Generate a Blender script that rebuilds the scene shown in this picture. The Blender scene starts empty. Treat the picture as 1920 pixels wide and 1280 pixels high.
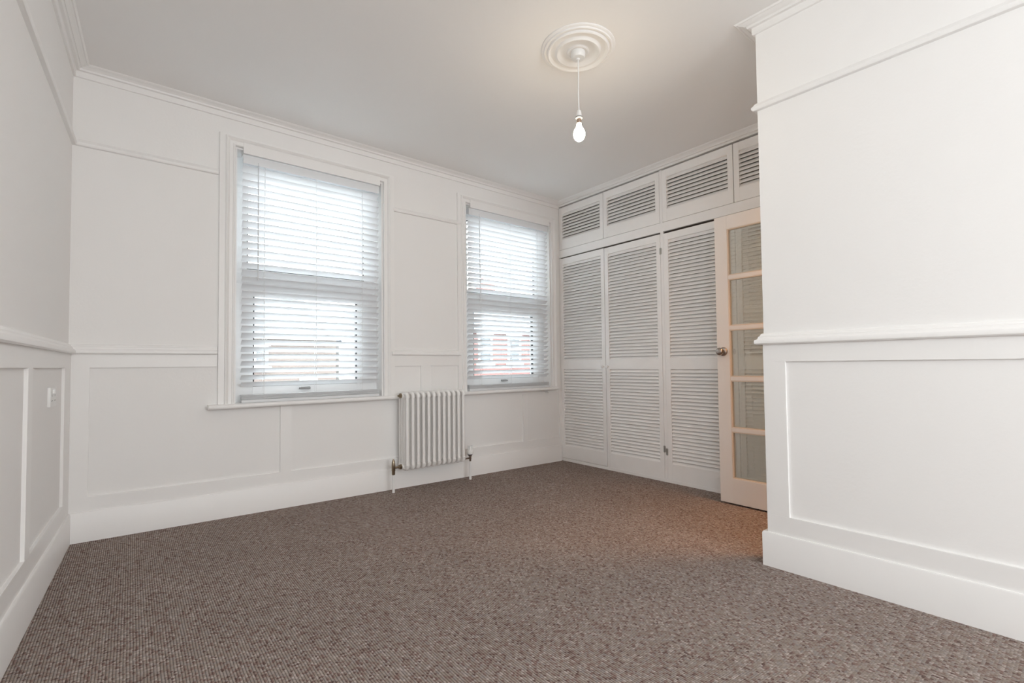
import bpy, bmesh, math, random
from mathutils import Vector, Matrix
random.seed(7)
C = bpy.context.scene.collection
# ------------------------------------------------------------------ camera
YAW, PITCH, ROLL = 0.6784, 0.0313, -0.0109
F = Vector((math.sin(YAW), math.cos(YAW), 0)); R = Vector((math.cos(YAW), -math.sin(YAW), 0)); U = Vector((0, 0, 1))
F, U = F*math.cos(PITCH)+U*math.sin(PITCH), U*math.cos(PITCH)-F*math.sin(PITCH)
R, U = R*math.cos(ROLL)+U*math.sin(ROLL), U*math.cos(ROLL)-R*math.sin(ROLL)
cd = bpy.data.cameras.new('camera'); cam = bpy.data.objects.new('camera', cd); C.objects.link(cam)
m = Matrix((R, U, -F)).transposed().to_4x4(); m.translation = (0, -3.4604, 0.93); cam.matrix_world = m
cd.sensor_width = 36; cd.sensor_fit = 'HORIZONTAL'; cd.lens = 884.9/1920*36; cd.shift_y = 15.2/1920
cd.clip_start = 0.05; cd.clip_end = 200
bpy.context.scene.camera = cam
# ------------------------------------------------------------------ sky, light, exposure
w = bpy.data.worlds.new('overcast_sky'); bpy.context.scene.world = w; w.use_nodes = True
bg = w.node_tree.nodes['Background']; bg.inputs[0].default_value = (0.93, 0.97, 1.0, 1); bg.inputs[1].default_value = 10.0
BACK_Y = -6.87
def area(name, loc, direction, sx, sy, power, col):
    ld = bpy.data.lights.new(name, 'AREA'); ld.shape = 'RECTANGLE'; ld.size = sx; ld.size_y = sy; ld.energy = power; ld.color = col
    o = bpy.data.objects.new(name, ld); C.objects.link(o); o.location = loc
    o.rotation_euler = Vector(direction).to_track_quat('-Z', 'Z').to_euler(); return o
# two unseen fill lamps added behind the camera, where no window is built, and the warm lamp of the hall
area('side_fill_light', (-0.39, -4.55, 1.55), (1, 0.05, -0.02), 1.1, 1.5, 27, (0.93, 0.98, 1.0))
area('back_fill_light', (1.15, BACK_Y, 1.6), (0, 1, 0.05), 2.0, 1.5, 77, (0.94, 0.98, 1.0))
area('hall_lamp_light', (3.10, -2.90, 2.36), (-0.25, 0.35, -1), 0.42, 0.42, 27, (1.0, 0.50, 0.20))
vs = bpy.context.scene.view_settings
vs.view_transform = 'Standard'; vs.look = 'None'; vs.gamma = 1; vs.use_curve_mapping = False; vs.exposure = 0.06
bpy.context.scene.cycles.diffuse_bounces = 8

# ------------------------------------------------------------------ dimensions taken from the photograph
CEIL = 2.585
XR, XE = 3.429, 2.362            # wardrobe face, corner of the partition
YC = -2.457
BACK = -6.9  # unseen room depth, lengthened so the added fill light falls more evenly
TL, TP = 0.0357, -0.0273
def xl(y): return -0.265 + TL*y
def xp(y): return XE + TP*(y-YC)
def fz(x, y=0): return -0.0147*x - 0.0021*y     # the old floor falls slightly

# ------------------------------------------------------------------ materials
def mat(name, col, rough=0.5, metal=0.0, bump=0.0, bscale=60, noise=0.0, nscale=4, spec=0.5, coat=0):
    m = bpy.data.materials.new(name); m.use_nodes = True; nt = m.node_tree; b = nt.nodes['Principled BSDF']
    b.inputs['Base Color'].default_value = (*col, 1); b.inputs['Roughness'].default_value = rough
    b.inputs['Metallic'].default_value = metal; b.inputs['Specular IOR Level'].default_value = spec
    tc = nt.nodes.new('ShaderNodeTexCoord')
    if noise:
        n = nt.nodes.new('ShaderNodeTexNoise'); n.inputs['Scale'].default_value = nscale; n.inputs['Detail'].default_value = 5
        nt.links.new(tc.outputs['Object'], n.inputs['Vector'])
        mx = nt.nodes.new('ShaderNodeMix'); mx.data_type = 'RGBA'
        mx.inputs['A'].default_value = (*[c*(1-noise) for c in col], 1); mx.inputs['B'].default_value = (*[min(1, c*(1+noise)) for c in col], 1)
        nt.links.new(n.outputs['Fac'], mx.inputs['Factor']); nt.links.new(mx.outputs['Result'], b.inputs['Base Color'])
    if bump:
        n2 = nt.nodes.new('ShaderNodeTexNoise'); n2.inputs['Scale'].default_value = bscale; n2.inputs['Detail'].default_value = 4
        nt.links.new(tc.outputs['Object'], n2.inputs['Vector'])
        bp = nt.nodes.new('ShaderNodeBump'); bp.inputs['Strength'].default_value = bump; bp.inputs['Distance'].default_value = 0.004
        nt.links.new(n2.outputs['Fac'], bp.inputs['Height']); nt.links.new(bp.outputs['Normal'], b.inputs['Normal'])
    return m
M = {}
M['wall'] = mat('white_emulsion', (0.86, 0.85, 0.84), 0.75, bump=0.12, bscale=70, noise=0.012, nscale=2.5, spec=0.3)
M['ceil'] = mat('ceiling_emulsion', (0.86, 0.85, 0.84), 0.9, bump=0.10, bscale=40, noise=0.015, nscale=1.5, spec=0.2)
M['trim'] = mat('white_satin_wood', (0.87, 0.86, 0.85), 0.42, bump=0.08, bscale=35, noise=0.01, nscale=6)
M['ward'] = mat('white_painted_pine', (0.92, 0.91, 0.90), 0.5, bump=0.15, bscale=90, noise=0.03, nscale=9)
M['door'] = mat('cream_gloss_wood', (0.88, 0.85, 0.82), 0.35, bump=0.06, bscale=30, noise=0.015, nscale=5)
M['bead'] = mat('cream_glazing_bead', (0.78, 0.68, 0.58), 0.4)
M['slat'] = mat('white_blind_slat', (0.93, 0.935, 0.94), 0.45, noise=0.01, nscale=8)
def slat_mat():
    m = M['slat']; nt = m.node_tree; b = nt.nodes['Principled BSDF']; o = nt.nodes['Material Output']
    t = nt.nodes.new('ShaderNodeBsdfTranslucent'); t.inputs[0].default_value = (0.95, 0.97, 1.0, 1)
    mx = nt.nodes.new('ShaderNodeMixShader'); mx.inputs[0].default_value = 0.28
    nt.links.new(b.outputs[0], mx.inputs[1]); nt.links.new(t.outputs[0], mx.inputs[2]); nt.links.new(mx.outputs[0], o.inputs[0])
slat_mat()
M['upvc'] = mat('white_window_plastic', (0.86, 0.87, 0.88), 0.35, noise=0.008)
M['gasket'] = mat('black_rubber_seal', (0.015, 0.015, 0.017), 0.6)
M['rad'] = mat('white_radiator_enamel', (0.88, 0.87, 0.855), 0.28, noise=0.008, nscale=7)
M['brass'] = mat('aged_brass', (0.36, 0.30, 0.22), 0.32, metal=1.0, noise=0.15, nscale=60)
M['chrome'] = mat('brushed_nickel', (0.42, 0.37, 0.34), 0.22, metal=1.0, noise=0.08, nscale=80)
M['steel'] = mat('worn_hinge_steel', (0.5, 0.5, 0.48), 0.4, metal=1.0, noise=0.1, nscale=60)
M['plastic'] = mat('white_plastic', (0.84, 0.84, 0.83), 0.35, noise=0.005)
M['grey'] = mat('grey_plastic', (0.30, 0.30, 0.30), 0.45, noise=0.03)
M['cap'] = mat('bulb_cap_metal', (0.42, 0.32, 0.26), 0.35, metal=0.9, noise=0.1, nscale=90)
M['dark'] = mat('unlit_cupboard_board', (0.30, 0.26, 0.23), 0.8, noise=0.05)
M['tassel'] = mat('cord_white', (0.8, 0.8, 0.8), 0.8, noise=0.02)

def glass_thin():
    m = bpy.data.materials.new('clear_window_glass'); m.use_nodes = True; nt = m.node_tree; nt.nodes.clear()
    o = nt.nodes.new('ShaderNodeOutputMaterial'); t = nt.nodes.new('ShaderNodeBsdfTransparent'); g = nt.nodes.new('ShaderNodeBsdfGlossy')
    t.inputs[0].default_value = (0.93, 0.96, 0.96, 1); g.inputs['Roughness'].default_value = 0.02
    f = nt.nodes.new('ShaderNodeFresnel'); f.inputs[0].default_value = 1.45; mx = nt.nodes.new('ShaderNodeMixShader')
    nt.links.new(f.outputs[0], mx.inputs[0]); nt.links.new(t.outputs[0], mx.inputs[1]); nt.links.new(g.outputs[0], mx.inputs[2])
    nt.links.new(mx.outputs[0], o.inputs[0]); return m
M['glass'] = glass_thin()
def glass_wavy():
    m = bpy.data.materials.new('textured_door_glass'); m.use_nodes = True; nt = m.node_tree; b = nt.nodes['Principled BSDF']
    b.inputs['Base Color'].default_value = (0.98, 1.0, 0.98, 1); b.inputs['Transmission Weight'].default_value = 1.0
    b.inputs['Roughness'].default_value = 0.0; b.inputs['IOR'].default_value = 1.35
    tc = nt.nodes.new('ShaderNodeTexCoord'); n = nt.nodes.new('ShaderNodeTexNoise'); n.inputs['Scale'].default_value = 42; n.inputs['Detail'].default_value = 1.5
    nt.links.new(tc.outputs['Object'], n.inputs['Vector'])
    bp = nt.nodes.new('ShaderNodeBump'); bp.inputs['Strength'].default_value = 0.30; bp.inputs['Distance'].default_value = 0.005
    nt.links.new(n.outputs['Fac'], bp.inputs['Height']); nt.links.new(bp.outputs['Normal'], b.inputs['Normal'])
    o = nt.nodes['Material Output']; t = nt.nodes.new('ShaderNodeBsdfTransparent'); t.inputs[0].default_value = (0.93, 0.96, 0.94, 1)
    mx = nt.nodes.new('ShaderNodeMixShader'); mx.inputs[0].default_value = 0.50
    nt.links.new(b.outputs[0], mx.inputs[1]); nt.links.new(t.outputs[0], mx.inputs[2])
    df = nt.nodes.new('ShaderNodeBsdfDiffuse'); df.inputs[0].default_value = (0.9, 0.92, 0.88, 1); m3 = nt.nodes.new('ShaderNodeMixShader'); m3.inputs[0].default_value = 0.08
    nt.links.new(mx.outputs[0], m3.inputs[1]); nt.links.new(df.outputs[0], m3.inputs[2]); nt.links.new(m3.outputs[0], o.inputs[0])
    return m
M['wavy'] = glass_wavy()
def emit(name, col, s):
    m = bpy.data.materials.new(name); m.use_nodes = True; b = m.node_tree.nodes['Principled BSDF']
    b.inputs['Base Color'].default_value = (0.9, 0.9, 0.88, 1)
    b.inputs['Emission Color'].default_value = (*col, 1); b.inputs['Emission Strength'].default_value = s; return m
M['bulb'] = emit('lit_bulb_glass', (1.0, 0.85, 0.62), 90)
def carpet():
    m = bpy.data.materials.new('loop_pile_carpet'); m.use_nodes = True; nt = m.node_tree; b = nt.nodes['Principled BSDF']
    b.inputs['Roughness'].default_value = 0.95; b.inputs['Specular IOR Level'].default_value = 0.1
    N, L = nt.nodes.new, nt.links.new
    tc = N('ShaderNodeTexCoord'); mp = N('ShaderNodeMapping'); mp.inputs['Scale'].default_value = (122, 118, 1)
    L(tc.outputs['Object'], mp.inputs['Vector'])
    wob = N('ShaderNodeTexNoise'); wob.inputs['Scale'].default_value = 9; L(tc.outputs['Object'], wob.inputs['Vector'])
    ad = N('ShaderNodeVectorMath'); ad.operation = 'MULTIPLY_ADD'; ad.inputs[1].default_value = (0.5, 0.5, 0)
    L(wob.outputs['Color'], ad.inputs[0]); L(mp.outputs[0], ad.inputs[2])
    v = N('ShaderNodeTexVoronoi'); v.voronoi_dimensions = '2D'; v.inputs['Scale'].default_value = 1; v.inputs['Randomness'].default_value = 0.42
    L(ad.outputs[0], v.inputs['Vector'])
    r = N('ShaderNodeValToRGB'); e = r.color_ramp.elements
    stops = [(0.0, (0.155, 0.105, 0.092)), (0.12, (0.25, 0.168, 0.148)), (0.34, (0.305, 0.25, 0.215)), (0.55, (0.335, 0.28, 0.245)), (0.72, (0.30, 0.26, 0.245)), (0.90, (0.40, 0.34, 0.305)), (1.0, (0.48, 0.41, 0.38))]
    e[0].position = 0; e[0].color = (*stops[0][1], 1); e[1].position = 1; e[1].color = (*stops[-1][1], 1)
    for p, c in stops[1:-1]:
        q = e.new(p); q.color = (*c, 1)
    sp = N('ShaderNodeSeparateColor'); L(v.outputs['Color'], sp.inputs[0]); L(sp.outputs[0], r.inputs[0])
    # dark valleys between the rows of loops
    wv = N('ShaderNodeSeparateXYZ'); L(ad.outputs[0], wv.inputs[0])
    pp = N('ShaderNodeMath'); pp.operation = 'PINGPONG'; pp.inputs[1].default_value = 0.5; L(wv.outputs[0], pp.inputs[0])
    mr = N('ShaderNodeMapRange'); mr.inputs[1].default_value = 0.0; mr.inputs[2].default_value = 0.28; mr.inputs[3].default_value = 0.42; mr.inputs[4].default_value = 1.12
    L(pp.outputs[0], mr.inputs[0])
    mu = N('ShaderNodeVectorMath'); mu.operation = 'SCALE'; L(r.outputs[0], mu.inputs[0]); L(mr.outputs[0], mu.inputs['Scale'])
    big = N('ShaderNodeTexNoise'); big.inputs['Scale'].default_value = 2.2; big.inputs['Detail'].default_value = 6; L(tc.outputs['Object'], big.inputs['Vector'])
    m2 = N('ShaderNodeMapRange'); m2.inputs[3].default_value = 0.80; m2.inputs[4].default_value = 1.04; L(big.outputs['Fac'], m2.inputs[0])
    mu2 = N('ShaderNodeVectorMath'); mu2.operation = 'SCALE'; L(mu.outputs[0], mu2.inputs[0]); L(m2.outputs[0], mu2.inputs['Scale'])
    L(mu2.outputs[0], b.inputs['Base Color'])
    bp = N('ShaderNodeBump'); bp.inputs['Strength'].default_value = 0.6; bp.inputs['Distance'].default_value = 0.004; bp.invert = True
    L(v.outputs['Distance'], bp.inputs['Height']); L(bp.outputs['Normal'], b.inputs['Normal'])
    return m
M['carpet'] = carpet()
def bricks(name, c1, c2, mortar):
    m = bpy.data.materials.new(name); m.use_nodes = True; nt = m.node_tree; b = nt.nodes['Principled BSDF']; b.inputs['Roughness'].default_value = 0.9
    tc = nt.nodes.new('ShaderNodeTexCoord'); mp = nt.nodes.new('ShaderNodeMapping'); mp.inputs['Rotation'].default_value = (math.pi/2, 0, 0)
    br = nt.nodes.new('ShaderNodeTexBrick'); br.inputs['Scale'].default_value = 4.4; br.inputs['Color1'].default_value = (*c1, 1); br.inputs['Color2'].default_value = (*c2, 1)
    br.inputs['Mortar'].default_value = (*mortar, 1); br.inputs['Mortar Size'].default_value = 0.012
    nt.links.new(tc.outputs['Object'], mp.inputs[0]); nt.links.new(mp.outputs[0], br.inputs['Vector']); nt.links.new(br.outputs['Color'], b.inputs['Base Color'])
    return m
M['red_brick'] = bricks('red_brickwork', (0.20, 0.095, 0.086), (0.18, 0.085, 0.077), (0.18, 0.14, 0.13))
M['buff_brick'] = bricks('buff_brickwork', (0.15, 0.118, 0.102), (0.13, 0.10, 0.088), (0.16, 0.14, 0.13))
M['slate'] = mat('slate_roof', (0.13, 0.15, 0.175), 0.7, noise=0.25, nscale=3)
M['render'] = mat('white_render', (0.85, 0.85, 0.83), 0.8, noise=0.03)
M['farglass'] = mat('house_window_glass', (0.08, 0.09, 0.10), 0.15, noise=0.1, nscale=1)
M['asphalt'] = mat('asphalt', (0.16, 0.16, 0.165), 0.9, noise=0.1)

# ------------------------------------------------------------------ builders
def tag(o, label=None, cat=None, group=None, kind=None):
    if label: o['label'] = label
    if cat: o['category'] = cat
    if group: o['group'] = group
    if kind: o['kind'] = kind
    return o
def link(name, me, m, parent=None):
    o = bpy.data.objects.new(name, me); C.objects.link(o)
    if m is not None and not len(me.materials): me.materials.append(m)
    if parent is not None: o.parent = parent
    return o
def finish(name, bm, m, parent=None, smooth=False):
    bmesh.ops.recalc_face_normals(bm, faces=bm.faces)
    me = bpy.data.meshes.new(name); bm.to_mesh(me); bm.free()
    if smooth:
        for p in me.polygons: p.use_smooth = True
        me.set_sharp_from_angle(angle=math.radians(38))
    o = link(name, me, m, parent)
    if parent is not None: o.matrix_parent_inverse = Matrix.Identity(4); o.location = -Vector(ORG.get(parent.name, (0, 0, 0)))
    return o
ORG = {}      # world origin of every Empty / parent, so that parts can be modelled in world space
def empty(name, loc, label, cat, group=None, kind=None):
    o = bpy.data.objects.new(name, None); C.objects.link(o); o.location = loc; ORG[o.name] = loc
    o.empty_display_size = 0.1
    return tag(o, label, cat, group, kind)
def hexa(bm, pts, bev=0.0):
    v = [bm.verts.new(p) for p in pts]
    fs = [bm.faces.new([v[i] for i in q]) for q in ((0, 1, 2, 3), (7, 6, 5, 4), (0, 4, 5, 1), (1, 5, 6, 2), (2, 6, 7, 3), (3, 7, 4, 0))]
    if bev: bmesh.ops.bevel(bm, geom=list({e for f in fs for e in f.edges}), offset=bev, segments=2, profile=0.7, affect='EDGES')
def box(bm, x0, x1, y0, y1, z0, z1, bev=0.0):
    hexa(bm, [(x0, y0, z0), (x1, y0, z0), (x1, y1, z0), (x0, y1, z0), (x0, y0, z1), (x1, y0, z1), (x1, y1, z1), (x0, y1, z1)], bev)
def one(name, dims, m, parent=None, bev=0.0, smooth=False):
    bm = bmesh.new(); box(bm, *dims, bev); return finish(name, bm, m, parent, smooth)
def cyl(bm, p0, p1, r0, r1=None, n=16, caps=True):
    r1 = r0 if r1 is None else r1; p0, p1 = Vector(p0), Vector(p1); d = (p1-p0).normalized()
    a = d.orthogonal().normalized(); b = d.cross(a)
    A = [bm.verts.new(p0+(a*math.cos(t)+b*math.sin(t))*r0) for t in [2*math.pi*i/n for i in range(n)]]
    B = [bm.verts.new(p1+(a*math.cos(t)+b*math.sin(t))*r1) for t in [2*math.pi*i/n for i in range(n)]]
    for i in range(n): bm.faces.new((A[i], A[(i+1) % n], B[(i+1) % n], B[i]))
    if caps: bm.faces.new(A[::-1]); bm.faces.new(B)
def lathe(bm, prof, n=32, origin=(0, 0, 0), axis='Z'):
    """prof = [(radius, height)]"""
    o = Vector(origin); rings = []
    def P(r, h, t):
        a, b = r*math.cos(t), r*math.sin(t)
        return o+Vector({'Z': (a, b, h), 'X': (h, a, b), 'Y': (a, h, b)}[axis])
    for r, h in prof:
        rings.append([bm.verts.new(P(0, h, 0))] if r < 1e-6 else [bm.verts.new(P(r, h, 2*math.pi*i/n)) for i in range(n)])
    for A, B in zip(rings, rings[1:]):
        for i in range(n):
            j = (i+1) % n
            if len(A) == 1 and len(B) == 1: continue
            if len(A) == 1: bm.faces.new((A[0], B[i], B[j]))
            elif len(B) == 1: bm.faces.new((A[i], A[j], B[0]))
            else: bm.faces.new((A[i], A[j], B[j], B[i]))
def tube(bm, pts, r, n=8):
    pts = [Vector(p) for p in pts]; rings = []
    up = Vector((0.13, 0.31, 0.94))
    for i, p in enumerate(pts):
        d = (pts[min(i+1, len(pts)-1)]-pts[max(i-1, 0)]).normalized()
        a = d.cross(up); a = a.normalized() if a.length > 1e-3 else d.orthogonal().normalized(); b = d.cross(a)
        rings.append([bm.verts.new(p+(a*math.cos(2*math.pi*k/n)+b*math.sin(2*math.pi*k/n))*r) for k in range(n)])
    for A, B in zip(rings, rings[1:]):
        for k in range(n): bm.faces.new((A[k], A[(k+1) % n], B[(k+1) % n], B[k]))
    bm.faces.new(rings[0][::-1]); bm.faces.new(rings[-1])
def sweep(bm, prof, path, segs=None, zf=None, ends=True):
    """moulding: prof [(offset into the room, z)], path in plan with the room on its right"""
    n = len(path); mit = []
    for i in range(n):
        ds = []
        if i > 0: ds.append((Vector(path[i])-Vector(path[i-1])).normalized())
        if i < n-1: ds.append((Vector(path[i+1])-Vector(path[i])).normalized())
        ns = [Vector((d.y, -d.x)) for d in ds]; s = sum(ns, Vector((0, 0))); s.normalize()
        mit.append(s/max(0.2, s.dot(ns[0])))
    for k in (segs if segs is not None else range(n-1)):
        rr = []
        for i in (k, k+1):
            p = Vector(path[i]); zb = zf(*path[i]) if zf else 0
            rr.append([bm.verts.new(((p+mit[i]*o).x, (p+mit[i]*o).y, z+zb)) for o, z in prof])
        m_ = len(prof)
        for j in range(m_): bm.faces.new((rr[0][j], rr[0][(j+1) % m_], rr[1][(j+1) % m_], rr[1][j]))
        if ends: bm.faces.new(rr[0][::-1]); bm.faces.new(rr[1])

# ------------------------------------------------------------------ room shell
TH = 0.24                                   # window wall thickness
bm = bmesh.new()
def fp(x, y, d=0): return (x, y, fz(x, y)-d)
x0, x1 = -0.75, 4.2
hexa(bm, [fp(x0, BACK-.1, .12), fp(x1, BACK-.1, .12), fp(x1, TH, .12), fp(x0, TH, .12), fp(x0, BACK-.1), fp(x1, BACK-.1), fp(x1, TH), fp(x0, TH)])
tag(finish('floor', bm, M['carpet']), 'brown and grey flecked loop pile carpet covering the whole floor', 'floor', kind='structure')
bm = bmesh.new(); box(bm, -0.75, 4.2, BACK-.1, TH, CEIL, CEIL+.12)
tag(finish('ceiling', bm, M['ceil']), 'plain white painted ceiling', 'ceiling', kind='structure')

W1 = (0.506, 1.512); W2 = (2.272, 3.300); ZS, ZT = 0.672, 2.360   # openings
bm = bmesh.new()
xs = [-0.75, W1[0], W1[1], W2[0], W2[1], 4.2]
box(bm, xs[0], xs[1], 0, TH, -0.25, CEIL); box(bm, xs[2], xs[3], 0, TH, -0.25, CEIL); box(bm, xs[4], xs[5], 0, TH, -0.25, CEIL)
for a, b in ((1, 2), (3, 4)):
    box(bm, xs[a], xs[b], 0, TH, -0.25, ZS); box(bm, xs[a], xs[b], 0, TH, ZT, CEIL)
wall_front = tag(finish('wall_front', bm, M['wall']), 'white panelled wall with the two sash windows', 'wall', kind='structure')
# left wall, unbroken behind the camera
bm = bmesh.new()
def lwall(ya, yb, za, zb): hexa(bm, [(xl(ya)-.14, ya, za), (xl(ya), ya, za), (xl(yb), yb, za), (xl(yb)-.14, yb, za), (xl(ya)-.14, ya, zb), (xl(ya), ya, zb), (xl(yb), yb, zb), (xl(yb)-.14, yb, zb)])
lwall(BACK, 0, -.25, CEIL)
wall_left = tag(finish('wall_left', bm, M['wall']), 'white panelled wall at the left side', 'wall', kind='structure')
bm = bmesh.new()
hexa(bm, [(xp(BACK), BACK, -.25), (xp(BACK)+.11, BACK, -.25), (XE+.11, YC, -.25), (XE, YC, -.25), (xp(BACK), BACK, CEIL), (xp(BACK)+.11, BACK, CEIL), (XE+.11, YC, CEIL), (XE, YC, CEIL)])
wall_right = tag(finish('wall_right', bm, M['wall']), 'bright white panelled wall at the right, nearest the camera', 'wall', kind='structure')
bm = bmesh.new()     # return wall with the doorway, seen edge on
DX0, DX1, DZ = 2.50, 3.215, 1.945
box(bm, XE+.11, DX0, YC-.11, YC, -.25, CEIL); box(bm, DX1, 4.2, YC-.11, YC, -.25, CEIL); box(bm, DX0, DX1, YC-.11, YC, DZ, CEIL)
tag(finish('wall_return', bm, M['wall']), 'short white wall with the doorway to the hall, hidden round the corner', 'wall', kind='structure')
bm = bmesh.new(); box(bm, -0.75, 4.2, BACK-.1, BACK, -.25, CEIL)
tag(finish('wall_back', bm, M['wall']), 'white wall behind the camera', 'wall', kind='structure')
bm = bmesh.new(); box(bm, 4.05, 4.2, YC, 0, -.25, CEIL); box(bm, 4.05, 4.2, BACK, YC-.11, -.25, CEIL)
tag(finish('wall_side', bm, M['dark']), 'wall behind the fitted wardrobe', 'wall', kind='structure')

# ------------------------------------------------------------------ mouldings
PATH = [(xl(BACK), BACK), (xl(0), 0.0), (XR, 0.0), (XR, YC), (XE, YC), (xp(BACK), BACK)]
cornice = [(-.005, 2.528), (.010, 2.528), (.012, 2.530), (.012, 2.559), (.014, 2.561), (.027, 2.561), (.029, 2.565), (.030, 2.570), (.034, 2.573), (.037, 2.571), (.040, 2.574), (.054, 2.576), (.058, 2.580), (.064, 2.578), (.069, 2.581), (.071, 2.5855), (-.005, 2.5855)]
pic = [(-.004, 2.148), (.016, 2.150), (.021, 2.157), (.021, 2.166), (.015, 2.173), (.011, 2.180), (.006, 2.186), (-.004, 2.188)]
dado = [(-.004, 1.0115), (.026, 1.0115), (.032, 1.017), (.033, 1.026), (.030, 1.034), (.022, 1.038), (.019, 1.044), (.019, 1.049), (.012, 1.053), (.010, 1.060), (.006, 1.064), (-.004, 1.066)]
skirt = [(-.004, -0.01), (.022, -0.01), (.022, .152), (.019, .1588), (-.004, .161)]
def moulding(name, prof, path, segs, label, cat, zf=None):
    bm = bmesh.new(); sweep(bm, prof, path, segs, zf)
    return tag(finish(name, bm, M['trim'], smooth=True), label, cat, kind='structure')
moulding('trim_1', cornice, PATH, [0], 'stepped white cornice above the left wall', 'cornice')
moulding('trim_2', cornice, PATH, [1], 'stepped white cornice above the two windows', 'cornice')
cornice_w = [(o, max(z, 2.544)) for o, z in cornice]
moulding('trim_3', cornice_w, PATH, [2], 'stepped white cornice above the louvred wardrobe', 'cornice')
moulding('trim_4', cornice, PATH, [3, 4], 'stepped white cornice above the bright right wall', 'cornice')
pl = [(xl(BACK), BACK), (xl(0), 0.0), (0.415, 0.0)]
moulding('trim_5', pic, pl, [0], 'white picture rail high on the left wall', 'picture rail')
moulding('trim_6', pic, pl, [1], 'white picture rail left of the larger window', 'picture rail')
moulding('trim_7', pic, [(1.592, 0), (2.222, 0)], None, 'white picture rail between the two windows', 'picture rail')
pr = [(DX0-.07, YC), (XE, YC), (xp(BACK), BACK)]
moulding('trim_8', pic, pr, None, 'white picture rail on the bright right wall', 'picture rail')
moulding('trim_9', dado, pl, [0], 'rounded white dado rail on the left wall', 'dado rail')
moulding('trim_10', dado, pl, [1], 'rounded white dado rail left of the larger window', 'dado rail')
moulding('trim_11', dado, [(1.575, 0), (2.200, 0)], None, 'rounded white dado rail above the radiator', 'dado rail')
moulding('trim_12', dado, pr, None, 'rounded white dado rail on the bright right wall', 'dado rail')
moulding('baseboard_left', skirt, PATH, [0], 'tall white skirting board on the left wall', 'baseboard', fz)
moulding('baseboard_front', skirt, PATH, [1], 'tall white skirting board under the two windows', 'baseboard', fz)
moulding('baseboard_right', skirt, pr, None, 'tall white skirting board on the bright right wall', 'baseboard', fz)
# wainscot boards: each stile and rail is a piece of its wall
T = 0.012
def board_w(name, xa, xb, za, zb):
    bm = bmesh.new(); za = za if isinstance(za, tuple) else (za, za); zb = zb if isinstance(zb, tuple) else (zb, zb)
    hexa(bm, [(xa, -T, za[0]), (xb, -T, za[1]), (xb, .004, za[1]), (xa, .004, za[0]), (xa, -T, zb[0]), (xb, -T, zb[1]), (xb, .004, zb[1]), (xa, .004, zb[0])], 0.0018)
    return finish(name, bm, M['trim'], wall_front)
def rt(x): return .238 + fz(x)*0.95
def sk(x): return .158 + fz(x)
x0l = xl(0)
board_w('rail', x0l, 0.415, .936, 1.013); board_w('rail', 1.57, 2.20, .926, 1.013)
for a, b in ((x0l, 1.62), (1.62, XR)): board_w('rail', a, b, (sk(a)-.01, sk(b)-.01), (rt(a), rt(b)))
for a, b, top in ((x0l, -.178, .937), (.780, .853, .668), (2.908, 2.968, .64), (1.830, 1.918, .927), (3.392, XR, .66)):
    board_w('stile', a, b, (rt(a)-.002, rt(b)-.002), top)
def board_s(name, wall, fx, sgn, ya, yb, za, zb):
    bm = bmesh.new(); za = za if isinstance(za, tuple) else (za, za); zb = zb if isinstance(zb, tuple) else (zb, zb)
    A, B, A2, B2 = fx(ya)-sgn*.004, fx(yb)-sgn*.004, fx(ya)+sgn*T, fx(yb)+sgn*T
    hexa(bm, [(A, ya, za[0]), (A2, ya, za[0]), (B2, yb, za[1]), (B, yb, za[1]), (A, ya, zb[0]), (A2, ya, zb[0]), (B2, yb, zb[1]), (B, yb, zb[1])], 0.0018)
    return finish(name, bm, M['trim'], wall)
board_s('rail', wall_left, xl, 1, BACK, 0, .936, 1.013); board_s('rail', wall_left, xl, 1, BACK, 0, .15, (.252, .246))
for a, b in ((-.205, 0), (-1.035, -.955), (-2.0, -1.91), (-2.95, -2.86), (-3.75, -3.66), (-4.7, -4.61), (-5.7, -5.61)): board_s('stile', wall_left, xl, 1, a, b, .245, .938)
board_s('rail', wall_right, xp, -1, BACK, YC+.001, .930, 1.013); board_s('rail', wall_right, xp, -1, BACK, YC+.001, .10, .215)
for a, b in ((YC-.095, YC+.001), (-3.95, -3.85)): board_s('stile', wall_right, xp, -1, a, b, .214, .932)

# ------------------------------------------------------------------ windows
def frame_rect(bm, x0, x1, z0, z1, t, y0, y1, bev=0.002, sides='LRTB', tb=None):
    tb = tb or t
    if 'L' in sides: box(bm, x0, x0+t, y0, y1, z0, z1, bev)
    if 'R' in sides: box(bm, x1-t, x1, y0, y1, z0, z1, bev)
    if 'T' in sides: box(bm, x0+t, x1-t, y0, y1, z1-tb, z1, bev)
    if 'B' in sides: box(bm, x0+t, x1-t, y0, y1, z0, z0+tb, bev)
def arch_profile(bm, x0, x1, z0, z1):
    """moulded architrave round three sides of the opening, mitred"""
    prof = [(0.0, .002), (0.0, -.016), (.004, -.020), (.010, -.018), (.012, -.013), (.030, -.013), (.034, -.019), (.040, -.026), (.046, -.030), (.052, -.026), (.054, -.018), (.086, -.016), (.086, .002)]
    # only the inner 40 mm carries across the head
    rings = []
    for (cx, cz, sx, sz) in ((x0, z0, -1, 0), (x0, z1, -1, 1), (x1, z1, 1, 1), (x1, z0, 1, 0)):
        rings.append([bm.verts.new((cx+sx*o, y, cz+sz*min(o, .066))) for o, y in prof])
    m_ = len(prof)
    for A, B in zip(rings, rings[1:]):
        for j in range(m_): bm.faces.new((A[j], A[(j+1) % m_], B[(j+1) % m_], B[j]))
    bm.faces.new(rings[0][::-1]); bm.faces.new(rings[-1])
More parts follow.
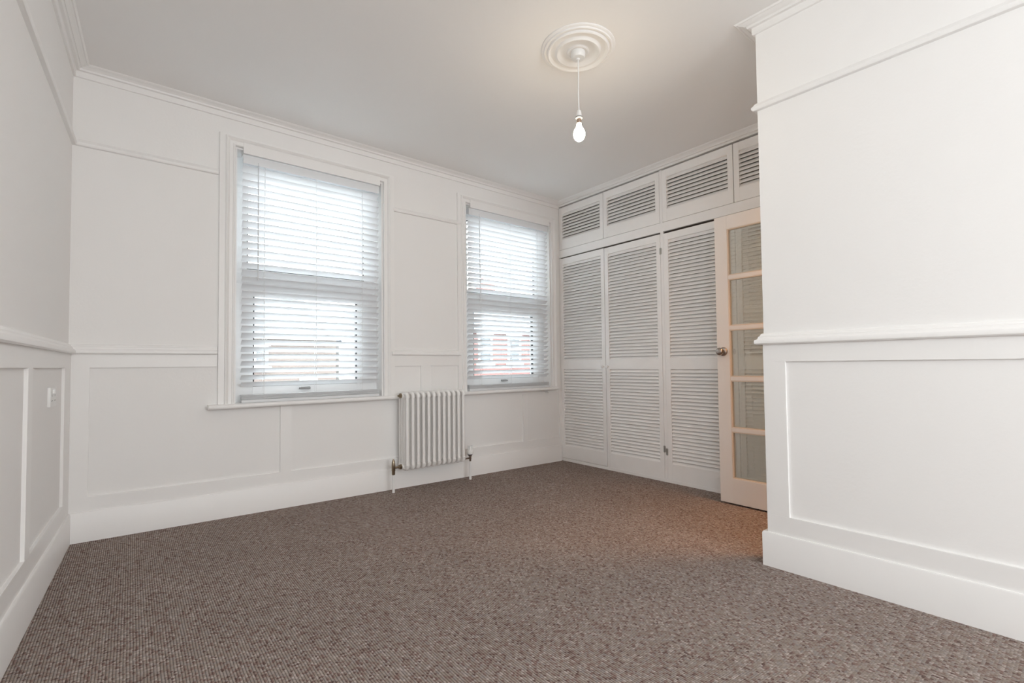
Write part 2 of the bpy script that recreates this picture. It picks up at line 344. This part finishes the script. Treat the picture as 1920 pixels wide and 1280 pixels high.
def make_window(idx, ox, sill, glassU, glassL, label):
    a, b = ox
    w_ = empty('window_%d' % idx, ((a+b)/2, 0, ZS), label, 'window', kind='structure')
    bm = bmesh.new(); arch_profile(bm, a, b, ZS+.026, ZT); finish('architrave', bm, M['trim'], w_, True)
    # sill with a rounded nose
    bm = bmesh.new(); r = .0145; zc = ZS+.0145-.001
    pr_ = [(0.14, zc+r), (-.052, zc+r)]+[(-.052-r*math.sin(t), zc+r*math.cos(t)) for t in [math.pi*k/8 for k in range(1, 8)]]+[(-.052, zc-r), (-.006, zc-r), (-.006, zc-r+.004), (0.14, zc-r+.004)]
    inner = [(max(-.2, y), z) for y, z in pr_]
    # nose part is wider than the opening: two prisms
    def prism(xa, xb, pts):
        A = [bm.verts.new((xa, y, z)) for y, z in pts]; B = [bm.verts.new((xb, y, z)) for y, z in pts]
        for j in range(len(pts)): bm.faces.new((A[j], A[(j+1) % len(pts)], B[(j+1) % len(pts)], B[j]))
        bm.faces.new(A[::-1]); bm.faces.new(B)
    nose = [p if p[0] < 0 else (-.001, p[1]) for p in pr_]
    prism(sill[0], sill[1], nose); prism(a+.001, b-.001, [(-.001, zc-r+.002), (-.001, zc+r), (.16, zc+r), (.16, zc-r+.002)])
    finish('sill', bm, M['trim'], w_, True)
    # reveal linings
    bm = bmesh.new(); zt_ = ZT-.001; z0 = zc+r
    box(bm, a+.0005, a+.012, .001, .16, z0, zt_); box(bm, b-.012, b-.0005, .001, .16, z0, zt_); box(bm, a+.012, b-.012, .001, .16, zt_-.012, zt_)
    finish('reveal_lining', bm, M['trim'], w_)
    # pelmet board hanging in front of the blind's head rail
    bm = bmesh.new(); box(bm, a+.046, b-.030, -.020, -.004, 2.322, ZT+.03, .0015); box(bm, a+.046, a+.058, -.004, .06, 2.322, ZT-.012, .001); box(bm, b-.042, b-.030, -.004, .06, 2.322, ZT-.012, .001)
    finish('pelmet', bm, M['trim'], w_)
    # fixed frame, upper sash (further out), lower sash
    bm = bmesh.new(); frame_rect(bm, a+.012, b-.012, z0, zt_-.012, .040, .155, .215, .002)
    box(bm, a+.05, b-.05, .155, .215, 1.470, 1.545, .002); finish('outer_frame', bm, M['upvc'], w_, True)
    uz0, uz1 = 1.600, 2.262
    for nm, (ga, gb), gz0, gz1, ya, yb in (('upper_sash', glassU, uz0, uz1, .135, .175), ('lower_sash', glassL, .806, 1.422, .100, .150)):
        bm = bmesh.new(); lo, hi = (z0, 1.488) if nm == 'lower_sash' else (1.488, zt_-.012)
        box(bm, a+.012, ga, ya, yb, lo, hi, .002); box(bm, gb, b-.012, ya, yb, lo, hi, .002)
        box(bm, ga, gb, ya, yb, lo, gz0-.006, .002); box(bm, ga, gb, ya, yb, gz1, hi, .002)
        s = finish(nm, bm, M['upvc'], w_, True); ORG[s.name] = (0, 0, 0)
        ORG_s = Vector(ORG[w_.name])
        def sub(name, bm_, m_):
            q = finish(name, bm_, m_, s); q.location = (0, 0, 0); return q
        bm = bmesh.new(); frame_rect(bm, ga, gb, gz0-.006, gz1, .0075, ya+.002, (ya+yb)/2+.007, 0); sub('seal', bm, M['gasket'])
        bm = bmesh.new(); box(bm, ga+.003, gb-.003, (ya+yb)/2-.003, (ya+yb)/2+.003, gz0-.003, gz1-.003); sub('pane', bm, M['glass'])
        if nm == 'lower_sash':
            cx = (ga+gb)/2-.02; bm = bmesh.new(); box(bm, cx-.030, cx+.030, ya-.010, ya+.001, .770, .788, .003)
            cyl(bm, (cx+.018, ya-.010, .779), (cx+.018, ya-.030, .779), .007, n=10); box(bm, cx-.05, cx+.026, ya-.036, ya-.026, .772, .786, .004)
            sub('handle', bm, M['grey'])
    return w_
make_window(1, W1, (0.367, 1.640), (0.600, 1.412), (0.634, 1.345), 'larger white framed sash window, left of the radiator')
make_window(2, W2, (2.165, 3.332), (2.372, 3.203), (2.420, 3.143), 'white framed sash window beside the wardrobe, right of the radiator')

# ------------------------------------------------------------------ venetian blinds
def slat_mesh(x0, x1, tilt, wdt=.050, th=.0028):
    bm = bmesh.new(); n = 6; top, bot = [], []
    for k in range(n+1):
        s = -wdt/2+wdt*k/n; cr = .0022*(1-(2*k/n-1)**2)
        for arr, dz in ((top, th/2), (bot, -th/2)):
            y, z = s, cr+dz
            # front edge (negative s) is up
            yy = y*math.cos(tilt)+z*math.sin(tilt); zz = -y*math.sin(tilt)+z*math.cos(tilt)
            arr.append([bm.verts.new((x, yy, zz)) for x in (x0, x1)])
    for arr in (top, bot):
        for A, B in zip(arr, arr[1:]): bm.faces.new((A[0], A[1], B[1], B[0]))
    bm.faces.new((top[0][0], top[0][1], bot[0][1], bot[0][0])); bm.faces.new((top[-1][0], top[-1][1], bot[-1][1], bot[-1][0]))
    for e in (0, 1): bm.faces.new([q[e] for q in top]+[q[e] for q in bot[::-1]])
    bmesh.ops.recalc_face_normals(bm, faces=bm.faces)
    me = bpy.data.meshes.new('slat'); bm.to_mesh(me); bm.free(); me.materials.append(M['slat'])
    for p in me.polygons: p.use_smooth = True
    me.set_sharp_from_angle(angle=math.radians(40)); return me
def make_blind(x0, x1, wand_x, label):
    yb = .022
    e = empty('venetian_blind', ((x0+x1)/2, yb, .70), label, 'blind', 'white venetian blinds in the windows')
    org = Vector(ORG[e.name])
    one('head_rail', (x0+.006, x1-.006, yb-.022, yb+.030, 2.276, 2.316), M['slat'], e, .002)
    one('valance', (x0, x1, yb-.030, yb-.024, 2.262, 2.318), M['slat'], e, .002)
    me = slat_mesh(x0, x1, math.radians(36)); pitch = .0457; n = 32; z = 2.236
    k = 0
    while z > .775:
        s = link('slat', me, None, e); s.location = Vector(((0), yb, z))-org+Vector((0, 0, 0))
        s.rotation_euler = (random.uniform(-.02, .02), 0, 0); z -= pitch; k += 1
    flat = slat_mesh(x0, x1, math.radians(2))
    for q in range(6):
        s = link('slat', flat, None, e); s.location = Vector((0, yb, .7235+q*.0052))-org
    one('bottom_rail', (x0, x1, yb-.025, yb+.025, .7005, .7195), M['slat'], e, .004)
    wd = x1-x0
    for f in (.14, .5, .86):
        x = x0+wd*f
        bm = bmesh.new()
        for dy in (-.0215, .0215):
            cyl(bm, (x, yb+dy, .703), (x, yb+dy, 2.28), .0009, n=5)
        for q in range(34): cyl(bm, (x, yb-.0215, .775+q*pitch-.016), (x, yb+.0215, .775+q*pitch-.024), .0007, n=4, caps=False)
        finish('ladder_cord', bm, M['tassel'], e)
        bm = bmesh.new(); cyl(bm, (x+.006, yb, .703), (x+.006, yb, 2.28), .0009, n=5); finish('lift_cord', bm, M['tassel'], e)
    bm = bmesh.new(); cyl(bm, (wand_x, yb-.040, 1.512), (wand_x, yb-.036, 2.262), .0032, n=8); cyl(bm, (wand_x, yb-.040, 1.512), (wand_x, yb-.040, 1.500), .0045, .003, n=8)
    tube(bm, [(wand_x, yb-.036, 2.258), (wand_x, yb-.034, 2.275), (wand_x, yb-.026, 2.285)], .0018, 6)
    finish('tilt_wand', bm, M['wandm'], e, True)
M['wandm'] = mat('clear_grey_wand', (0.70, 0.71, 0.73), 0.2, noise=0.02)
make_blind(.552, 1.478, .640, 'white wooden slat blind in the larger window left of the radiator')
make_blind(2.308, 3.262, 2.418, 'white wooden slat blind in the right window beside the wardrobe')

# ------------------------------------------------------------------ fitted wardrobe
YE = YC+.002
wr = empty('fitted_wardrobe', (XR, YC/2, -.05), 'wall of white painted fitted wardrobes with louvred doors', 'wardrobe')
wo = Vector(ORG[wr.name])
FX0, FX1 = XR, XR+.022             # face frame
bm = bmesh.new()
def ypr(bm, ya, yb, za, zb, xa=FX0, xb=FX1, bev=.0012): box(bm, xa, xb, min(ya, yb), max(ya, yb), za, zb, bev)
one('mid_rail', (FX0-.0005, FX1, YE, 0, 2.020, 2.096), M['ward'], wr, .0015)
one('top_rail', (FX0+.002, FX1, YE, 0, 2.544, CEIL), M['ward'], wr, .001)
for a, b in ((-1.222, -1.197), (YE, -2.432)):
    one('post', (FX0, FX1, a, b, fz(XR)+.02, 2.541), M['ward'], wr, .0012)
bm = bmesh.new(); z0 = fz(XR)-.005
box(bm, FX0-.004, FX1, YE, 0, z0, -.022, .0015); finish('plinth', bm, M['ward'], wr)
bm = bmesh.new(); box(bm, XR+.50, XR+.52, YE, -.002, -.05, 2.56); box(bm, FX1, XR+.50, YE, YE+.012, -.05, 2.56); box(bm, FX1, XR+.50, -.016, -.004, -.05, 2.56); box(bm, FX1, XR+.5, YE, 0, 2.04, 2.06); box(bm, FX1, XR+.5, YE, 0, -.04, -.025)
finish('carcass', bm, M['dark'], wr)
slat_cache = {}
def louvre_slat(wd):
    k = round(wd, 4)
    if k not in slat_cache:
        bm = bmesh.new(); t = math.radians(53); h, th = .0365, .0055
        pts = []
        for s, q in ((-h/2, -th/2), (h/2, -th/2), (h/2, th/2), (-h/2, th/2)):
            # lower edge leans out into the room (-x)
            pts.append((s*math.cos(t)-q*math.sin(t), s*math.sin(t)+q*math.cos(t)))
        A = [bm.verts.new((px, -wd/2, pz)) for px, pz in pts]; B = [bm.verts.new((px, wd/2, pz)) for px, pz in pts]
        fs = [bm.faces.new((A[j], A[(j+1) % 4], B[(j+1) % 4], B[j])) for j in range(4)]+[bm.faces.new(A[::-1]), bm.faces.new(B)]
        lng = [e for f in fs[:4] for e in f.edges if abs(e.verts[0].co.y-e.verts[1].co.y) > .1]
        bmesh.ops.bevel(bm, geom=list(set(lng)), offset=.0018, segments=2, affect='EDGES')
        bmesh.ops.recalc_face_normals(bm, faces=bm.faces)
        me = bpy.data.meshes.new('slat'); bm.to_mesh(me); bm.free(); me.materials.append(M['ward']); slat_cache[k] = me
    return slat_cache[k]
def louvre_door(ya, yb, za, zb, panels, stile=.040, dx=0.0, knob=None, hinge=None):
    """ya > yb (from the window side towards the door)"""
    X0, X1 = XR-.002+dx, XR+.024+dx
    bm = bmesh.new()
    box(bm, X0, X1, ya-stile, ya, za, zb, .0015); box(bm, X0, X1, yb, yb+stile, za, zb, .0015)
    edges = [za]+[v for p in panels for v in p]+[zb]
    for i in range(0, len(edges), 2): box(bm, X0+.0006, X1, yb+stile, ya-stile, edges[i], edges[i+1], .001)
    d = finish('louvred_door', bm, M['ward'], wr); wd = (ya-stile)-(yb+stile)
    sm = louvre_slat(wd+.006)
    for p0, p1 in panels:
        n = max(1, round((p1-p0-.004)/.0285)); pt = (p1-p0)/n
        for k in range(n):
            s = link('slat', sm, None, d)
            s.location = Vector((XR+.0125+dx, (ya+yb)/2, p0+pt*(k+.5)))
            s.rotation_euler = (0, random.uniform(-.012, .012), 0)
    if knob is not None:
        bm = bmesh.new(); lathe(bm, [(0, -.028), (.007, -.0275), (.0125, -.025), (.0145, -.020), (.013, -.0145), (.008, -.011), (.006, -.006), (.008, 0), (.008, .004)], 20, (X0, knob[0], knob[1]), 'X')
        q = finish('knob', bm, M['ward'], d, True); q.location = (0, 0, 0)
    for hy, hz in (hinge or []):
        bm = bmesh.new(); cyl(bm, (X0-.003, hy, hz-.028), (X0-.003, hy, hz+.028), .0035, n=8); box(bm, X0-.001, X0+.0015, hy-.010, hy+.010, hz-.026, hz+.026)
        q = finish('hinge', bm, M['steel'], d, True); q.location = (0, 0, 0)
    return d
ORG['louvred_door'] = (0, 0, 0)
UP = [(2.198, 2.470)]; LO = [(.106, .876), (.962, 1.945)]
for ya, yb, hg in ((-.006, -.588, None), (-.594, -1.195, None), (-1.224, -1.818, None), (-1.824, -2.428, None)):
    louvre_door(ya, yb, 2.0985, 2.533, UP)
louvre_door(-.006, -.590, -.018, 2.007, LO, knob=(-.566, .900))
louvre_door(-.597, -1.195, -.026, 2.004, LO, knob=(-.622, .900), hinge=[(-1.197, .22), (-1.197, 1.86)])
louvre_door(-1.224, -1.820, -.024, 2.000, LO, stile=.044, hinge=[(-1.221, .20)])
louvre_door(-1.826, -2.430, -.024, 2.000, LO, stile=.040)

# ------------------------------------------------------------------ glazed door standing open in front of the wardrobe
dr = empty('door_1', (3.215, YC, -.03), 'open cream glazed door with textured panes and a round nickel knob', 'door', kind='structure')
X0, X1 = 3.200, 3.238
ya, yb = -1.785, -2.450; z0, z1 = -.032, 1.945; st = .088
tops = [1.850-.349*k for k in range(5)]; bots = [t_-.323 for t_ in tops]; bots[-1] = .136
one('stile', (X0, X1, ya-st, ya, z0, z1), M['door'], dr, .0018); one('stile', (X0, X1, yb, yb+st, z0, z1), M['door'], dr, .0018)
one('rail', (X0+.0004, X1-.0004, yb+st, ya-st, tops[0], z1), M['door'], dr, .0012); one('rail', (X0+.0004, X1-.0004, yb+st, ya-st, z0, bots[-1]), M['door'], dr, .0012)
for k in range(4): one('glazing_bar', (X0+.003, X1-.003, yb+st, ya-st, tops[k+1], bots[k]), M['door'], dr, .003)
xm = (X0+X1)/2
for k in range(5):
    p = one('pane', (xm-.0025, xm+.0025, yb+st-.004, ya-st+.004, bots[k]-.004, tops[k]+.004), M['wavy'], dr)
    bm = bmesh.new()
    for xa, xb in ((X0+.004, xm-.003), (xm+.003, X1-.004)):
        A, B = yb+st, ya-st
        box(bm, xa, xb, A, A+.008, bots[k], tops[k], .0015); box(bm, xa, xb, B-.008, B, bots[k], tops[k], .0015)
        box(bm, xa, xb, A+.008, B-.008, bots[k], bots[k]+.007, .0015); box(bm, xa, xb, A+.008, B-.008, tops[k]-.007, tops[k], .0015)
    finish('glazing_bead', bm, M['bead'], dr)
for sgn, xx in ((-1, X0), (1, X1)):
    bm = bmesh.new(); ky, kz = -1.829, 1.003
    prof = [(.031, 0), (.031, .003), (.029, .007), (.022, .011), (.012, .014), (.0105, .026), (.013, .031), (.021, .036), (.0255, .044), (.0265, .051), (.025, .058), (.019, .064), (.010, .067), (0, .0675)]
    lathe(bm, [(r_, sgn*h_) for r_, h_ in prof], 28, (xx, ky, kz), 'X'); finish('knob', bm, M['chrome'], dr, True)
bm = bmesh.new(); box(bm, X0+.008, X1-.008, ya-.0005, ya+.0015, .93, 1.08, .0004); finish('latch_plate', bm, M['chrome'], dr)
for hz in (.20, .95, 1.72):
    bm = bmesh.new(); cyl(bm, (X1+.004, yb-.003, hz-.04), (X1+.004, yb-.003, hz+.04), .005, n=10); finish('hinge', bm, M['steel'], dr, True)
bm = bmesh.new()
box(bm, DX0-.06, DX0+.012, YC-.001, YC+.016, fz(2.4)-.0, DZ+.05, .003); box(bm, DX0-.06, DX1+.06, YC-.001, YC+.016, DZ-.012, DZ+.05, .003); box(bm, DX1+.027, DX1+.075, YC-.001, YC+.010, fz(3.2), DZ+.05, .002)
tag(finish('trim_13', bm, M['door']), 'casing of the doorway round the corner', 'door frame', kind='structure')

# ------------------------------------------------------------------ radiator
rd = empty('radiator', (1.88, -.112, fz(1.88)), 'white four-column radiator with brass valves between the windows', 'radiator')
XS = [1.628+.0455*k for k in range(12)]; YS = [-.170, -.132, -.094, -.056]; ZB, ZTp = .150, .712
bm = bmesh.new(); r = .0125
for y in YS: cyl(bm, (0, y, ZB+.01), (0, y, ZTp-.01), r, n=14, caps=False)
for zc, s in ((ZTp, 1), (ZB, -1)):      # headers with rounded shoulders
    n = 18; pts = [(-.170, 0), (-.170, 0)]
    prev = None
    path = [(-.170-.006, zc-s*.030), (-.170-.004, zc-s*.012), (-.163, zc-s*.001), (-.150, zc+s*.002), (-.113, zc+s*.002), (-.076, zc+s*.002), (-.063, zc-s*.001), (-.052, zc-s*.012), (-.050, zc-s*.030)]
    rings = []
    for i, (y, z) in enumerate(path):
        a = path[max(i-1, 0)]; b = path[min(i+1, len(path)-1)]; d = Vector((0, b[0]-a[0], b[1]-a[1])).normalized(); nrm = Vector((0, -d.z, d.y))
        rings.append([bm.verts.new(Vector((0, y, z))+Vector((1, 0, 0))*r*1.12*math.cos(2*math.pi*k/12)+nrm*r*1.15*math.sin(2*math.pi*k/12)) for k in range(12)])
    for A, B in zip(rings, rings[1:]):
        for k in range(12): bm.faces.new((A[k], A[(k+1) % 12], B[(k+1) % 12], B[k]))
    bm.faces.new(rings[0][::-1]); bm.faces.new(rings[-1])
    # web between the columns and the hub to the next section
    box(bm, -r*.8, r*.8, -.166, -.060, zc-s*.034 if s > 0 else zc, zc if s > 0 else zc+.034, .003)
    cyl(bm, (-.02275, -.113, zc-s*.012), (.02275, -.113, zc-s*.012), .021, n=18)
bmesh.ops.recalc_face_normals(bm, faces=bm.faces)
sec = bpy.data.meshes.new('column_section'); bm.to_mesh(sec); bm.free(); sec.materials.append(M['rad'])
for p in sec.polygons: p.use_smooth = True
sec.set_sharp_from_angle(angle=math.radians(45))
ro = Vector(ORG[rd.name])
for x in XS:
    s = link('column_section', sec, None, rd); s.location = Vector((x, 0, 0))-ro
def part(name, m_, fn, parent, smooth=True):
    bm = bmesh.new(); fn(bm); return finish(name, bm, m_, parent, smooth)
yv = -.113; xL, xR_ = XS[0]-.0228, XS[-1]+.0228
part('bleed_plug', M['brass'], lambda b: (cyl(b, (xL, yv, .700), (xL-.010, yv, .700), .020, n=6), cyl(b, (xL-.010, yv, .700), (xL-.018, yv, .700), .010, n=14), cyl(b, (xL-.018, yv, .700), (xL-.028, yv, .700), .0065, n=10)), rd)
part('blank_plug', M['rad'], lambda b: cyl(b, (xR_, yv, .700), (xR_+.008, yv, .700), .018, n=6), rd)
zv = .162; vx = 1.541
part('lockshield_valve', M['brass'], lambda b: (cyl(b, (xL, yv, zv), (xL-.008, yv, zv), .021, n=6), cyl(b, (xL-.008, yv, zv), (xL-.020, yv, zv), .017, n=6), cyl(b, (xL-.020, yv, zv), (vx, yv, zv), .008, n=12),
     lathe(b, [(0, zv-.052), (.011, zv-.052), (.0125, zv-.048), (.0125, zv-.024), (.014, zv-.022), (.014, zv+.020), (.013, zv+.034), (.011, zv+.050), (.006, zv+.058), (.004, zv+.066), (0, zv+.067)], 14, (vx, yv, 0))), rd)
part('pipe', M['plastic'], lambda b: cyl(b, (vx, yv, zv-.050), (vx, yv, fz(vx)-.002), .0075, n=14), rd)
part('pipe_collar', M['plastic'], lambda b: lathe(b, [(.0076, .034), (.010, .033), (.0105, .002), (.0105, -.004)], 14, (vx, yv, fz(vx))), rd)
vx2 = 2.232; zv2 = .146
part('thermostatic_valve', M['chrome'], lambda b: (cyl(b, (xR_, yv, zv2), (xR_+.010, yv, zv2), .016, n=6), cyl(b, (xR_+.010, yv, zv2), (vx2, yv, zv2), .007, n=12),
     lathe(b, [(0, zv2-.026), (.009, zv2-.026), (.010, zv2-.012), (.011, zv2-.008), (.011, zv2+.010), (.0135, zv2+.012), (.0135, zv2+.022), (0, zv2+.022)], 14, (vx2, yv, 0))), rd)
part('valve_collar', M['gasket'], lambda b: lathe(b, [(0, zv2+.021), (.016, zv2+.022), (.0225, zv2+.032), (0, zv2+.033)], 18, (vx2, yv, 0)), rd)
def trv(b):
    lathe(b, [(0, zv2+.032), (.023, zv2+.032), (.027, zv2+.038), (.0275, zv2+.054), (.025, zv2+.064), (.019, zv2+.074), (.0165, zv2+.092), (.013, zv2+.098), (0, zv2+.098)], 22, (vx2, yv, 0))
    for k in range(8):
        t = 2*math.pi*k/8; c, s = math.cos(t), math.sin(t)
        cyl(b, (vx2+.0205*c, yv+.0205*s, zv2+.062), (vx2+.0190*c, yv+.0190*s, zv2+.108), .0036, .0022, n=6)
part('valve_head', M['plastic'], trv, rd)
part('pipe', M['plastic'], lambda b: cyl(b, (vx2, yv, zv2-.024), (vx2, yv, fz(vx2)-.002), .0075, n=14), rd)
part('pipe_collar', M['plastic'], lambda b: lathe(b, [(.0076, .034), (.010, .033), (.0105, .002), (.0105, -.004)], 14, (vx2, yv, fz(vx2))), rd)
for x in (XS[1]+.0228, XS[-2]-.0228):
    part('wall_bracket', M['rad'], lambda b: (box(b, x-.006, x+.006, -.110, -.0125, .655, .685, .002), box(b, x-.014, x+.014, -.0165, -.0125, .62, .70, .001)), rd)

# ------------------------------------------------------------------ ceiling rose and pendant
RX, RY = 1.811, -1.794
rs = bmesh.new()
prof = [(0, -.020), (.046, -.020), (.050, -.024), (.055, -.022), (.058, -.015), (.070, -.010), (.088, -.011), (.098, -.017), (.104, -.026), (.110, -.028), (.116, -.024), (.120, -.015), (.130, -.011), (.143, -.012), (.149, -.020), (.155, -.024), (.160, -.021), (.163, -.013), (.168, -.011), (.173, -.016), (.178, -.015), (.181, -.009), (.188, -.008), (.1925, -.004), (.193, .004)]
lathe(rs, prof, 72, (RX, RY, CEIL)); lathe_o = finish('ceiling_rose', rs, M['ceil'], None, True)
tag(lathe_o, 'round white plaster ceiling rose with concentric rings', 'ceiling rose')
pd = empty('pendant_light', (RX, RY, CEIL-.02), 'bare lit bulb hanging on a white flex from the ceiling rose', 'light')
part('ceiling_cup', M['plastic'], lambda b: lathe(b, [(.038, CEIL-.019), (.038, CEIL-.030), (.036, CEIL-.047), (.032, CEIL-.052), (.010, CEIL-.054), (.007, CEIL-.060), (0, CEIL-.060)], 32, (RX, RY, 0)), pd)
part('flex', M['plastic'], lambda b: tube(b, [(RX, RY, CEIL-.056), (RX+.001, RY, 2.45), (RX-.001, RY+.001, 2.36), (RX, RY, 2.252)], .0034, 10), pd)
part('lamp_holder', M['plastic'], lambda b: lathe(b, [(.0045, 2.258), (.009, 2.255), (.013, 2.242), (.015, 2.224), (.015, 2.218), (0, 2.218)], 24, (RX, RY, 0)), pd)
part('holder_ring', M['grey'], lambda b: lathe(b, [(.012, 2.223), (.0185, 2.221), (.019, 2.214), (.014, 2.209), (0, 2.209)], 24, (RX, RY, 0)), pd)
part('bulb_cap', M['cap'], lambda b: lathe(b, [(.0125, 2.211), (.0125, 2.192), (.0115, 2.184), (0, 2.184)], 20, (RX, RY, 0)), pd)
part('bulb', M['bulb'], lambda b: lathe(b, [(.0118, 2.186), (.0125, 2.174), (.017, 2.164), (.024, 2.154), (.0290, 2.141), (.0300, 2.128), (.0275, 2.114), (.021, 2.102), (.011, 2.095), (0, 2.093)], 28, (RX, RY, 0)), pd)

# ------------------------------------------------------------------ socket on the left wall, peg under the right sill
yk = -.500; xk = xl(yk)
so = empty('wall_socket', (xk, yk, .765), 'white double plug socket in the panel of the left wall', 'socket')
def sbox(b, y0, y1, z0, z1, d0, d1, bev=.0015):
    hexa(b, [(xl(y0)+d0, y0, z0), (xl(y0)+d1, y0, z0), (xl(y1)+d1, y1, z0), (xl(y1)+d0, y1, z0), (xl(y0)+d0, y0, z1), (xl(y0)+d1, y0, z1), (xl(y1)+d1, y1, z1), (xl(y1)+d0, y1, z1)], bev)
part('back_plate', M['plastic'], lambda b: sbox(b, yk-.073, yk+.073, .763, .849, -.001, .010), so)
for dy in (-.036, .036):
    part('rocker_switch', M['plastic'], lambda b: sbox(b, yk+dy*.45-.006, yk+dy*.45+.006, .822, .840, .009, .014, .001), so)
    part('pin_holes', M['gasket'], lambda b: (sbox(b, yk+dy-.002, yk+dy+.002, .808, .818, .0095, .0104, 0), sbox(b, yk+dy-.014, yk+dy-.008, .788, .792, .0095, .0104, 0), sbox(b, yk+dy+.008, yk+dy+.014, .788, .792, .0095, .0104, 0)), so, False)
pg = empty('cord_hook', (3.17, -.03, .66), 'small white peg with a wire under the right window sill', 'hook')
part('peg', M['plastic'], lambda b: (cyl(b, (3.205, -.002, .655), (3.205, -.050, .655), .006, n=10), lathe(b, [(0, -.062), (.009, -.060), (.011, -.052), (.008, -.046), (0, -.045)], 14, (3.205, 0, .655), 'Y')), pg)
part('wire', M['grey'], lambda b: tube(b, [(3.205, -.048, .660), (3.16, -.045, .663), (3.12, -.030, .668), (3.10, -.004, .669)], .0014, 6), pg)

# ------------------------------------------------------------------ street outside
bm = bmesh.new(); box(bm, -30, 45, .4, 60, -3.4, -3.2)
tag(finish('ground', bm, M['asphalt']), 'street below the windows', 'street', kind='structure')
def house(name, x0, x1, y, eave, ridge, wallm, wins, label, depth=8, roof='pitch'):
    e = empty(name, ((x0+x1)/2, y, -3.2), label, 'house'); e['group'] = 'houses across the street'; o = Vector(ORG[e.name])
    one('wall', (x0, x1, y, y+depth, -3.2, eave), wallm, e)
    bm = bmesh.new()
    if roof == 'pitch':
        v = [(x0, y-.3, eave-.02), (x1, y-.3, eave-.02), (x1, y+depth+.3, eave-.02), (x0, y+depth+.3, eave-.02), (x0, y+depth/2, ridge), (x1, y+depth/2, ridge)]
        V = [bm.verts.new(p) for p in v]
        for f in ((0, 1, 5, 4), (2, 3, 4, 5), (0, 4, 3), (1, 2, 5), (3, 2, 1, 0)): bm.faces.new([V[i] for i in f])
    else: box(bm, x0-.08, x1+.08, y-.08, y+depth, eave, eave+.15)
    finish('roof', bm, M['slate'], e)
    one('gutter', (x0, x1, y-.36, y-.26, eave-.1, eave), M['render'], e, .02)
    for (a, b, c, d) in wins:
        bm = bmesh.new(); t = .07; frame_rect(bm, a, b, c, d, t, y-.06, y+.04, 0); box(bm, a+t, b-t, y-.05, y+.03, (c+d)/2-.05, (c+d)/2+.05); box(bm, a-.08, b+.08, y-.12, y, c-.14, c); box(bm, a-.06, b+.06, y-.05, y, d, d+.18)
        w_ = finish('window', bm, M['render'], e)
        bm = bmesh.new(); box(bm, a+t*.8, b-t*.8, y-.012, y+.02, c+t*.8, d-t*.8); q = finish('pane', bm, M['farglass'], w_); q.location = (0, 0, 0)
    if roof == 'pitch':
        bm = bmesh.new(); cx = x1-.6; box(bm, cx-.4, cx+.4, y+depth/2-.3, y+depth/2+.3, ridge-.6, ridge+.8)
        for k in (-.2, .2): cyl(bm, (cx+k, y+depth/2, ridge+.8), (cx+k, y+depth/2, ridge+1.15), .1, .08, n=10)
        finish('chimney', bm, wallm, e)
ORG['window'] = (0, 0, 0)
house('terraced_house', 9.0, 14.6, 12, 2.28, 4.2, M['red_brick'], [(10.72, 11.40, 1.02, 2.10), (12.22, 12.90, 1.02, 2.10), (10.7, 12.9, -1.8, .2)], 'red brick terraced house seen through the right window blind')
house('terraced_house', 14.65, 20.4, 12, 2.28, 4.2, M['red_brick'], [(16.0, 16.7, 1.02, 2.10), (17.6, 18.3, 1.02, 2.10)], 'red brick terraced house further right along the street')
house('terraced_house', -0.5, 5.15, 12, 1.85, 3.6, M['buff_brick'], [(2.75, 3.15, .95, 1.55), (0.6, 1.4, .2, 1.3), (4.1, 4.5, -.6, .5)], 'brown brick house with slate roof seen through the left window blind')
house('white_house', 5.35, 8.8, 12.3, 1.75, 3.2, M['render'], [(6.6, 7.4, .2, 1.2)], 'white rendered house between the brick houses')

# names: empties first got their plain names; report the counts quietly
print('objects', len(bpy.data.objects))
